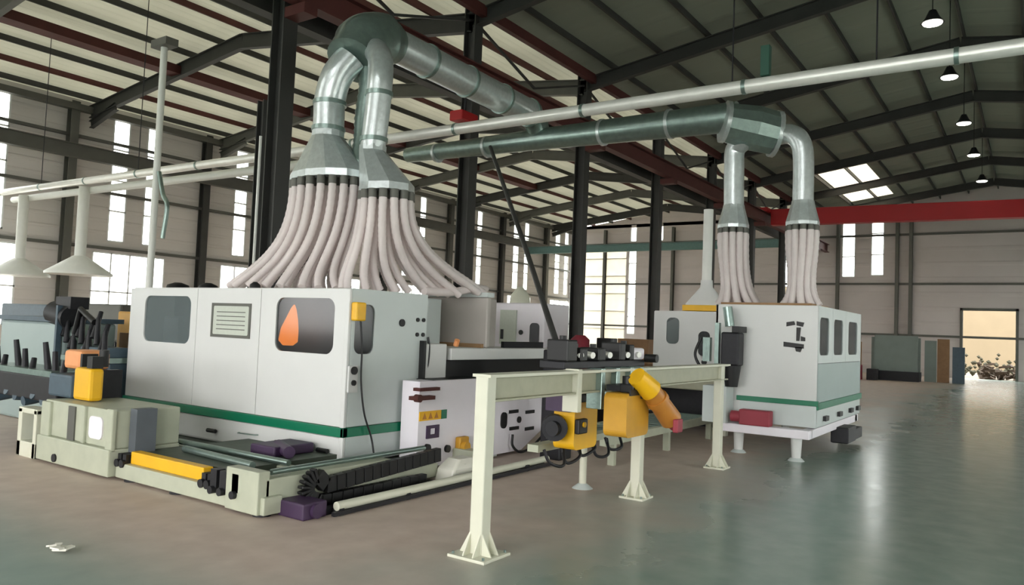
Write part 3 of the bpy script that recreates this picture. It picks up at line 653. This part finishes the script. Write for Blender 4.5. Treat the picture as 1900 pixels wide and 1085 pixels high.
MB().cyl((8.35, 4.56, .06), (8.35, 4.56, .64), .045).build('stem', 'cream', t); MB().cyl((8.35, 4.56, 0), (8.35, 4.56, .06), .13, .05).build('foot', 'cab2', t); MB().box(7.2, 9.0, 4.5, 4.64, .56, .64).build('tray', 'base', t)
# diagonal cable
tag(MB().tube([(9.95, 5.9, 1.58), (11.2, 7.4, 3.3), (12.9, 9.54, 5.74)], [.05, .045, .04], 10).build('hanging_cable', 'steel'), 'dark cable running diagonally from the long pipe down to the feed table', 'cable')
tag(MB().box(9.8, 10.15, 5.75, 6.1, 0, 1.62).build('cable_pedestal', 'dark', bevel=.02), 'dark pedestal holding the foot of the diagonal cable', 'pedestal')

# ------------------------------------------------------------------ grey cabinets behind the feed bed
t = thing('electrical_cabinet', 'plain grey electrical cabinet standing on the feed bed table', 'cabinet', (9.8, 7.4, 1.605))
MB().box(9.5, 9.6, 6.95, 8.2, 1.605, 2.38).box(9.6, 10.1, 7.2, 8.2, 1.605, 2.38).build('body', 'greybox', t, bevel=.02); MB().box(9.47, 9.64, 6.93, 8.24, 2.38, 2.45).build('lid', 'cab2', t); MB().box(9.45, 9.5, 7.0, 8.2, 1.6, 1.66).build('rim', 'wood', t)
MB().box(9.4, 9.9, 7.3, 7.6, 2.45, 2.52).build('black_fan', 'black', t); 
t = thing('saw_cabinet', 'white machine with pale yellow top light behind the feed table', 'machine', (13.5, 8.8, 0))
MB().box(13, 14, 8.1, 9.4, 0, 2.45).build('body', 'lav', t, bevel=.03); MB().box(12.96, 13, 8.75, 9.15, 1.6, 2.3).build('panel', 'plate', t)
MB().prism(rrect(8.2, 8.42, 1.62, 2.05, .08), fU(13), -.02, 0).build('window', 'glass_dark', t)
MB().cyl((12.95, 8.62, 1.85), (12.97, 8.62, 1.85), .05).box(12.95, 12.97, 9.05, 9.12, 1.7, 1.9).build('knob', 'black', t)
MB().tube([(13.3, 8.9, 2.45), (13.3, 8.9, 2.62), (13.3, 8.9, 2.8)], [.22, .2, .05], 14).build('top_cover', 'cream', t)
t = thing('red_tank', 'dull red upright tank beside the third inner column', 'tank', (14, 7.8, 0))
MB().tube([(14, 7.82, .0), (14, 7.82, 1.75), (14, 7.82, 1.84)], [.2, .2, .1], 18).build('body', 'redd', t)
tag(MB().box(14.3, 14.6, 7.25, 7.6, 0, 1.8).build('black_box', 'black', bevel=.02), 'narrow black cabinet right of the red tank', 'cabinet')
t = thing('carton_stack', 'stack of brown cartons left of the small white cabin', 'carton', (17, 7.9, 0))
for (z, a) in ((0, .5), (.6, .45), (1.2, .4)): MB().box(16.7, 17.4, 7.9-a, 7.9+a, z, z+.59).build('carton', 'brown', t, bevel=.01)

# ------------------------------------------------------------------ machine 2
U2 = 12.9; va, vb = 2.87, 4.55; za, zb = .52, 2.48; ub = 16.6
t = m2 = thing('profile_sander', 'white machine cabin with black emblem and green stripe at the right', 'machine', (14.7, 3.7, 0))
m = MB(); m.box(U2, U2+.05, va, vb, .6, zb); m.box(U2+.05, ub, va+.05, vb, zb-.05, zb); m.box(U2, ub, vb-.05, vb, za, zb); m.box(ub-.05, ub, va, vb, za, zb); m.box(U2+.05, ub, va+.05, vb, za, za+.05)
m.build('cabin_shell', 'cab', t, bevel=.01)
MB().box(U2-.008, U2+.05, va, 4.1, za, .87).box(U2+.05, ub, va, va+.05, za, .8).build('skirt', 'cab2', t, bevel=.01)
MB().box(U2-.03, U2+.05, va-.03, 4.15, .87, .95).box(U2, ub, va-.03, va+.02, .81, .92).build('stripe', 'green', t, bevel=.006)
# side with three windows
segs = [(U2+.02, 14.0, (13.05, 13.72)), (14.0, 15.1, (14.1, 14.85)), (15.1, ub, (15.35, 16.2))]
for (a, b, (h0, h1)) in segs:
    hole = rrect(h0, h1, 1.68, 2.3, .1)
    d = MB().ringpanel((a, b-.01, 1.55, zb), hole, fV(va), 0, .045).build('window_panel', 'cab2', t)
    MB().prism(hole, fV(va), .015, .03).build('pane', 'glass_dark', d)
MB().box(U2+.02, ub, va, va+.045, .92, 1.54).build('side_panel', 'm2side', t)
MB().box(U2+.02, ub, va+.02, va+.03, 1.535, 1.56).build('seam', 'dark', t)
MB().box(U2+.6, U2+.65, va+.1, vb-.1, .6, zb-.1).box(U2+.1, ub-.1, 3.6, 3.65, .6, zb-.1).build('inner_wall', 'interior', t)
# black emblem: broken top, stem, wedge base
m = MB()
f = fU(U2)
m.prism([(3.36, 2.2), (3.24, 2.22), (3.22, 2.16), (3.36, 2.13)], f, -.012, 0); m.prism([(3.2, 2.22), (3.08, 2.2), (3.1, 2.13), (3.2, 2.15)], f, -.012, 0)
m.prism([(3.2, 2.12), (3.13, 2.12), (3.15, 1.9), (3.2, 1.9)], f, -.012, 0); m.prism([(3.13, 1.98), (3.06, 1.96), (3.06, 1.9), (3.13, 1.9)], f, -.012, 0)
m.prism([(3.4, 1.88), (3.08, 1.85), (3.08, 1.78), (3.4, 1.8)], f, -.012, 0); m.prism([(3.22, 1.8), (3.1, 1.8), (3.13, 1.72), (3.2, 1.73)], f, -.012, 0)
m.build('emblem', 'black', t)
# frame and legs
m = MB(); m.box(12.75, ub, 2.9, 3.05, .36, .5); m.box(12.75, ub, 4.2, 4.35, .36, .5); m.box(12.6, 12.8, 2.9, 4.4, .36, .5); m.box(16.3, 16.5, 2.9, 4.4, .36, .5); m.build('base_beam', 'lav', t, bevel=.012)
for (u, v) in ((12.72, 3.12), (12.9, 4.1), (16.2, 3.1), (16.2, 4.2)):
    l = MB().cyl((u, v, .05), (u, v, .4), .07, .09).build('leg', 'cab', t); MB().cyl((u, v, 0), (u, v, .05), .13, .08).build('foot', 'cab2', l)
MB().box(14.6, 15.3, 2.7, 3.0, .12, .4).box(15.5, 16.2, 2.75, 3.0, .1, .3).build('motor', 'dark', t, bevel=.02)
for u in (13.5, 14.6, 15.6, 16.3): MB().box(u-.12, u+.12, va-.05, va, .6, .68).build('latch', 'black', t)
MB().box(12.55, 12.75, 3.5, 4.0, .5, .75).cyl((12.65, 3.9, .62), (12.65, 4.15, .62), .09).build('pump', 'redd', t, bevel=.02)
# gripper between the two
t = thing('drill_head', 'dark drill head with clamps hanging left of the emblem cabin', 'machine', (12.6, 4.2, 1.3))
MB().box(12.45, 12.75, 4.0, 4.3, 1.45, 2.0).build('body', 'dark', t, bevel=.03)
MB().cyl((12.6, 4.15, 1.1), (12.6, 4.15, 1.45), .1, .15).box(12.4, 12.8, 3.98, 4.1, 2.0, 2.1).build('spindle', 'black', t)
MB().tube([(12.6, 4.2, 2.1), (12.6, 4.25, 2.42)], .08, 10).box(12.5, 12.6, 4.35, 4.42, 1.4, 2.15).box(12.5, 12.6, 4.5, 4.62, 1.5, 1.9).build('arm', 'galvd', t)
MB().tube(smooth_path([(12.5, 4.65, 1.9), (12.5, 4.75, 1.6), (12.5, 4.6, 1.35), (12.5, 4.4, 1.3)]), .025, 8).build('hose', 'black', t)
MB().box(12.5, 12.88, 4.2, 4.6, .5, 1.1).build('mount', 'cab2', t)
# small cabin left of it
t = thing('small_cabin', 'small white machine cabin with yellow top edge behind the rail end', 'machine', (15.5, 5.9, 0))
m = MB().box(15.05, 16.4, 5.1, 6.6, 1.2, 2.42); m.build('body', 'cab2', t, bevel=.03)
MB().prism(rrect(5.1, 6.62, 1.18, 2.42, .03), fU(15), 0, .05).build('front_panel', 'cab', t)
for (a, b, c, d, mm) in ((6.06, 6.33, 1.74, 2.28, 'glass_grey'), (5.4, 5.64, 1.52, 2.02, 'glass_dark')): MB().prism(rrect(a, b, c, d, .1), fU(15), -.015, 0).build('window', mm, t)
MB().box(14.98, 15.4, 5.12, 6.0, 2.43, 2.55).build('top_trim', 'yellow', t, bevel=.01)
MB().box(15.1, 16.4, 5.2, 6.5, .1, 1.15).build('plinth', 'dark', t)
MB().box(14.6, 15.04, 4.62, 6.8, .85, 1.18).build('bed', 'beam', t, bevel=.02)
for v in (6.6, 5.0): MB().box(14.7, 14.85, v-.07, v+.07, 0, .85).build('leg', 'cream', t)
MB().box(14.65, 14.72, 4.65, 6.8, .3, .36).build('brace', 'dark', t)
MB().cyl((14.95, 5.5, 1.4), (15.0, 5.5, 1.4), .05).build('knob', 'black', t)
t = thing('funnel_hood', 'white funnel hood on a vertical pipe above the small cabin', 'extraction hood', (15.6, 5.75, 2.56))
MB().tube([(15.6, 5.72, 2.56), (15.6, 5.72, 2.6), (15.6, 5.72, 2.95), (15.6, 5.72, 3.1)], [.42, .42, .13, .12], 20).build('cone', 'cab', t); MB().cyl((15.6, 5.72, 3.1), (15.6, 5.72, 4.6), .1).build('pipe', 'white_pipe', t)
# low conveyor behind the rail
t = thing('roller_conveyor', 'low grey roller conveyor running behind the rail posts', 'conveyor', (13, 5.4, 0))
MB().box(9.8, 14.4, 5.0, 5.1, .3, .42).box(9.8, 14.4, 5.9, 6.0, .3, .42).build('side_rail', 'base', t)
m = MB()
for k in range(16): m.cyl((9.95+.28*k, 5.1, .4), (9.95+.28*k, 5.9, .4), .03, n=8)
m.build('rollers', 'galvd', t)
for u in (10.1, 12.1, 14.1):
    MB().box(u-.04, u+.04, 5.0, 5.1, 0, .3).box(u-.04, u+.04, 5.9, 6.0, 0, .3).build('leg', 'base', t)

# ------------------------------------------------------------------ ducts of machine 1
t = thing('extraction_duct', 'big galvanised extraction duct running from the left hoods down the hall', 'duct', (10.5, 8.5, 6.0))
MB().tube([(8.7, 8.5, 6.38), (12.85, 8.5, 6.3)], .27, 28).build('main_pipe', 'galv', t)
m = MB()
for u in (8.75, 9.6, 10.7, 11.8, 12.75): m.tube([(u-.03, 8.5, 6.38-.019*(u-8.7)), (u+.03, 8.5, 6.38-.019*(u-8.7))], .295, 28)
m.build('flange', 'galvd', t)
MB().tube(smooth_path([(8.8, 8.5, 6.36), (8.45, 8.5, 6.33), (8.1, 8.47, 6.14), (7.85, 8.42, 5.8)], 5), [.3]*2+[.36]*2+[.42]*4+[.43]*4+[.4]*4, 22).build('header', 'galvd', t)
MB().tube(smooth_path([(7.85, 8.45, 5.85), (7.72, 8.6, 5.55), (7.7, 8.7, 5.2), (7.7, 8.7, 4.95), (7.7, 8.7, 4.7)], 6), .23, 20).build('left_branch', 'galv', t)
MB().tube(smooth_path([(8.0, 8.1, 5.95), (7.8, 7.8, 5.7), (7.7, 7.68, 5.4), (7.7, 7.7, 5.0), (7.7, 7.76, 4.4)], 6), .18, 20).build('right_branch', 'galv', t)
p = smooth_path([(8.1, 8.4, 5.9), (8.1, 8.3, 5.5), (8.05, 8.3, 5.0), (8.0, 8.25, 4.6), (7.9, 8.2, 4.2)], 9)
MB().tube(p, [.15*(1+.1*(k % 2)) for k in range(len(p))], 16).build('flexible_branch', 'galvd', t)
m = MB()
for (v, z, r) in ((8.7, 5.15, .25), (8.7, 4.76, .25), (7.69, 5.15, .2), (7.75, 4.5, .2)): m.tube([(7.7, v, z-.03), (7.7, v, z+.03)], r, 20)
m.build('collar', 'galvd', t)
def hood(name, label, c, r, z0_, z1_, r0, n, ports_off, dv=0):
    t = thing(name, label, 'extraction hood', (c[0], c[1], z0_))
    loops = []
    for z, k in ((z1_, 0), (z1_-.08, 0), (z0_+.1, 1), (z0_, 1.02)):
        loops.append([Vector((c[0]+math.cos(2*math.pi*i/n)*(r0+(r[0]-r0)*k), c[1]+dv*(1-min(k, 1))+math.sin(2*math.pi*i/n)*(r0+(r[1]-r0)*k), z)) for i in range(n)])
    MB().loft(loops).build('hood_cone', 'galv', t)
    m = MB(); pts = []
    for ring, cnt in ports_off:
        for i in range(cnt):
            a = 2*math.pi*(i+.3)/cnt; x = c[0]+math.cos(a)*r[0]*ring; y = c[1]+math.sin(a)*r[1]*ring
            m.cyl((x, y, z0_-.12), (x, y, z0_), .06, n=12); pts.append((x, y, z0_-.1, a))
    m.build('ports', 'steelgrey', t)
    return pts
pa = hood('flared_hood', 'left flared galvanised hood feeding the hose bundle', (7.7, 8.63), (.45, .7), 3.98, 4.72, .24, 12, ((.9, 20), (.55, 11)), .07)
pb = hood('flared_hood', 'right flared galvanised hood feeding the hose bundle', (7.7, 7.45), (.36, .4), 3.73, 4.42, .19, 8, ((.88, 14), (.45, 7)), .31)
# shift the right hood's cone so that its neck meets the branch
def hose(p, end, r, out, label, group, nseg=44, drop=.5):
    p0 = Vector(p[:3]); e = Vector(end); h = p0.z-e.z
    pts = bez(p0, p0-Vector((0, 0, h*drop)), e+Vector((-out[0], -out[1], out[2])), e, nseg)
    o = MB().tube(pts, [r*(1.0 if k % 2 else .9) for k in range(nseg+1)], 10).build('flexible_hose', 'hose')
    return tag(o, label, 'hose', group)
for (x, y, z, a) in pa:
    du, dy = x-7.7, y-8.63; e = (7.55+du*1.4+rnd.uniform(-.04, .04), 9.22+dy*1.85+rnd.uniform(-.05, .05), 2.38)
    hose((x, y, z), e, .058, (du*.6, .12+dy*.7, .35), 'ribbed pale hose fanning from the left flared hood onto the cabin roof', 'hoses of the left flared hood', drop=.62)
for (x, y, z, a) in pb:
    q = (x-7.7)/.36-(y-7.45)/.4; du = x-7.7     # q from -1.4 (far left) to 1.4 (right)
    f_ = max(0, min(1, (q+1.3)/2.6)); u = 7.45+2.1*f_**1.25+du*.6; v = 7.75-.55*f_+(y-7.45)*.45
    hose((x, y, z), (u, v, 2.38 if u < 9.2 else 2.44), .058, (.6*f_, -.15*f_, .3), 'ribbed pale hose fanning from the right flared hood towards the grey cabinet', 'hoses of the right flared hood', drop=.6)
# loose hose ends lying at the right, on the grey cabinet
tag(MB().tube(smooth_path([(8.35, 7.25, 2.4), (8.9, 7.2, 2.42), (9.5, 7.2, 2.52), (9.9, 7.3, 2.53)]), .06, 12).build('flexible_hose', 'hose'), 'short pale hose lying across to the grey cabinet top', 'hose')
# ------------------------------------------------------------------ cross ducts
t = thing('cross_duct', 'dull green-grey galvanised duct crossing under the long thin pipe', 'duct', (13.1, 8, 5.8))
MB().tube([(13.15, 4.35, 5.8), (13.15, 8.4, 5.84), (13.15, 12.1, 5.86)], [.27, .22, .17], 22).build('main_pipe', 'galvd', t)
m = MB()
for v in (5.6, 7.0, 9.8, 11.2): m.tube([(13.15, v-.03, 5.82), (13.15, v+.03, 5.82)], .275-.0105*(v-4.4)+.015, 22)
m.build('flange', 'galv', t)
MB().tube([(12.85, 8.5, 6.3), (13.1, 8.5, 6.1), (13.15, 8.45, 5.9)], [.24, .24, .2], 20).build('junction', 'galvd', t)
t = thing('long_pipe', 'long thin bright silver pipe crossing the whole hall', 'pipe', (11.8, 12, 5.8))
MB().tube([(11.8, -3.0, 5.86), (11.8, 12, 5.86), (11.8, 31.8, 5.98)], .11, 18).build('pipe', 'silver', t)
m = MB()
for k in range(12): v = -2+2.9*k; z = 5.86+max(0, (v-12)/19.8*.12); m.tube([(11.8, v-.03, z), (11.8, v+.03, z)], .122, 18)
m.build('coupling', 'galvd', t)
m = MB()
for v in (1.9, 4.0, 15.4, 21.2, 27): m.tube([(11.8, v, 5.95), (11.8, v, zroof(v)-.05)], .012, 6)
m.build('hanger_rod', 'dark', t)
# left part: second conduit and hood drops
t = thing('branch_pipe', 'pale branch pipe beside the long pipe feeding the two funnel hoods', 'pipe', (12.7, 26, 6.0))
MB().tube([(12.9, 13.2, 5.88), (12.9, 31.6, 6.0)], .12, 14).build('pipe', 'white_pipe', t)
for i, (v, z, lab) in enumerate(((26.0, 3.55, 'white funnel hood on a drop pipe, right of the two'), (30.3, 3.55, 'white funnel hood on a drop pipe, left of the two at the frame edge'))):
    t = thing('funnel_hood', lab, 'extraction hood', (12.7, v, 3.15))
    MB().cyl((12.7, v, z+.1), (12.7, v, 6.05), .17).build('pipe', 'white_pipe', t)
    MB().tube([(12.7, v, 3.12), (12.7, v, 3.2), (12.7, v, 3.75)], [1.0, 1.0, .2], 22).build('cone', 'white_pipe', t)
t = thing('steel_post', 'slim dark steel post with a white conduit, left of the nearest inner column', 'post', (9.9, 13.15, 0))
MB().ibeam((9.9, 13.15, 0), (9.9, 13.15, 6.4), .2, .2, .02, (0, 1, 0)).build('shaft', 'steel', t); MB().cyl((9.7, 12.95, .1), (9.7, 12.95, 5.6), .03, n=10).build('conduit', 'white_pipe', t)
tag(MB().box(11.72, 11.84, 3.4, 3.54, 5.975, 6.45).build('pipe_strap', 'strap', bevel=.01), 'green strap fixed above the long pipe near the second header', 'bracket')
t = thing('riser_pipe', 'slim white riser pipe standing behind the left end of the long cabin', 'pipe', (9.5, 16.3, 0))
MB().cyl((9.5, 16.3, 0), (9.5, 16.3, 8.0), .075, n=14).build('pipe', 'white_pipe', t); MB().tube(smooth_path([(9.5, 16.2, 5.1), (9.5, 16.0, 4.6), (9.5, 15.8, 4.3), (9.5, 15.9, 3.6)]), .05, 8).build('hose', 'galvd', t)
MB().box(9.35, 9.65, 16.0, 16.6, 7.95, 8.12).build('top_bracket', 'steelgrey', t)

# ------------------------------------------------------------------ ducts of machine 2
t = thing('header_duct', 'galvanised header drum with two drop pipes above the emblem cabin', 'duct', (13.3, 4, 4.3))
MB().tube([(13.0, 4.5, 5.68), (13.3, 4.1, 5.6), (13.5, 3.8, 5.52)], [.34, .4, .38], 12, smooth=False).build('drum', 'galvd', t)
MB().tube([(12.97, 4.54, 5.69), (13.01, 4.48, 5.68)], .37, 18).tube([(13.5, 3.82, 5.52), (13.54, 3.76, 5.51)], .41, 18).build('flange', 'galv', t)
MB().tube(smooth_path([(13.2, 4.2, 5.4), (13.3, 4.42, 5.25), (13.3, 4.43, 4.9), (13.3, 4.42, 4.25)], 6), .175, 18).build('left_drop', 'galv', t)
MB().tube(smooth_path([(13.4, 3.75, 5.45), (13.35, 3.5, 5.44), (13.3, 3.32, 5.3), (13.3, 3.25, 5.0), (13.3, 3.24, 4.2)], 6), .17, 18).build('right_drop', 'galv', t)
pts2 = []
for v, lab in ((4.42, 'left'), (3.24, 'right')):
    loops = [[Vector((13.3+math.cos(a)*r, v+math.sin(a)*r, z)) for a in [2*math.pi*i/10 for i in range(10)]] for z, r in ((4.26, .18), (4.2, .19), (3.9, .27), (3.84, .27))]
    th = thing('flared_hood', lab+' flared hood ending a drop pipe above the emblem cabin', 'extraction hood', (13.3, v, 3.84))
    MB().loft(loops).build('hood_cone', 'galv', th)
    m = MB(); k_ = 0
    for ring, cnt in ((.22, 11), (.1, 5)):
        for i in range(cnt):
            a = 2*math.pi*i/cnt; x, y = 13.3+math.cos(a)*ring, v+math.sin(a)*ring
            m.cyl((x, y, 3.74), (x, y, 3.84), .052, n=10)
            s_ = math.sin(a)*(ring/.22)
            e = (13.45+.35*math.cos(a), (4.35 if v > 4 else 3.27)+s_*(.36 if v > 4 else .3), 2.5)
            hose((x, y, 3.75), e, .062, (0, s_*.25, .3), 'ribbed grey hose dropping from the %s hood onto the emblem cabin roof' % lab, 'hoses of the %s hood over the emblem cabin' % lab, 30, .5)
    m.build('ports', 'steelgrey', th)
tag(MB().box(13.0, 14.2, 3.0, 4.5, 2.48, 2.52).build('hose_plate', 'wood'), 'thin brown plate under the hoses on the emblem cabin roof', 'plate')

# ------------------------------------------------------------------ far end: stacked panels, rubble, rack
t = thing('glass_rack', 'rack of pale green glass sheets against the end wall', 'rack', (46, 6.0, 0))
MB().box(45.6, 45.75, 5.1, 7.2, .5, 2.4).build('glass_sheet', 'palegreen', t); MB().box(45.9, 46.0, 5.0, 7.4, .5, 2.3).build('glass_sheet', 'palegreen', t); MB().box(45.2, 46.4, 5.0, 7.5, .0, .5).build('base', 'dark', t)
for (v, mt, lab, h) in ((8.3, 'wood', 'tall brown board leaning left of the glass rack', 2.0), (4.6, 'palegreen', 'pale green door leaf standing right of the glass rack', 2.2), (4.0, 'brown', 'brown wooden door leaf beside the gateway', 2.3), (3.3, 'bluegrey', 'dark blue panel beside the gateway', 1.9)):
    tag(MB().box(46.5, 46.7, v-.28, v+.28, 0, h).build('stacked_panel', mt, bevel=.01), lab, 'panel')
for (u, v, s_, mt, lab) in ((44, 7.9, .45, 'redd', 'small dull red crate at the end of the hall left of the glass rack'), (44.5, 7.1, .35, 'dark', 'dark drum at the end of the hall beside the glass rack'), (45, 8.7, .5, 'brown', 'brown carton on the floor by the end wall')):
    tag(MB().box(u-s_, u+s_, v-s_*.7, v+s_*.7, 0, s_*1.7).build('crate', mt, bevel=.02), lab, 'crate')
m = MB()
for k in range(70):
    v = rnd.uniform(.2, 3.0); u = rnd.uniform(56.2, 58.5); s_ = rnd.uniform(.12, .4); z = abs(rnd.gauss(.3, .35))
    a = rnd.uniform(0, 6.3); p = Vector((u, v, z)); d = Vector((math.cos(a), math.sin(a), rnd.uniform(-.6, .9))).normalized()*s_
    m.bar(p-d, p+d, s_*.7, s_*.5)
o = m.build('rubble_heap', 'rubble', stuff=True); tag(o, 'heap of rubble and planks just outside the gateway', 'rubble')
m = MB()
for k in range(200):
    v = rnd.uniform(-1, 5); u = rnd.uniform(60, 62); z = .1+abs(rnd.gauss(0, .5)); s_ = rnd.uniform(.08, .18); a = rnd.uniform(0, 6.3)
    m.add([(u, v-s_, z), (u+.1, v, z+s_), (u, v+s_, z+s_*.3), (u+.05, v, z-s_)], [(0, 1, 2, 3)])
o = m.build('shrubs', 'foliage', stuff=True); tag(o, 'low green shrubs growing outside the gateway', 'plants')
# ------------------------------------------------------------------ litter on the floor
m = MB()
for k in range(7):
    a = k*.9; p = Vector((3.1+.05*math.cos(a*2), 6.35+.06*math.sin(a*3), .03+.012*(k % 3))); d = Vector((math.cos(a), math.sin(a), .25*(k % 2)))*.05; m.bar(p-d, p+d, .05, .012)
tag(m.build('paper_scrap', 'paper'), 'crumpled white scrap of paper on the floor at the lower left', 'litter')
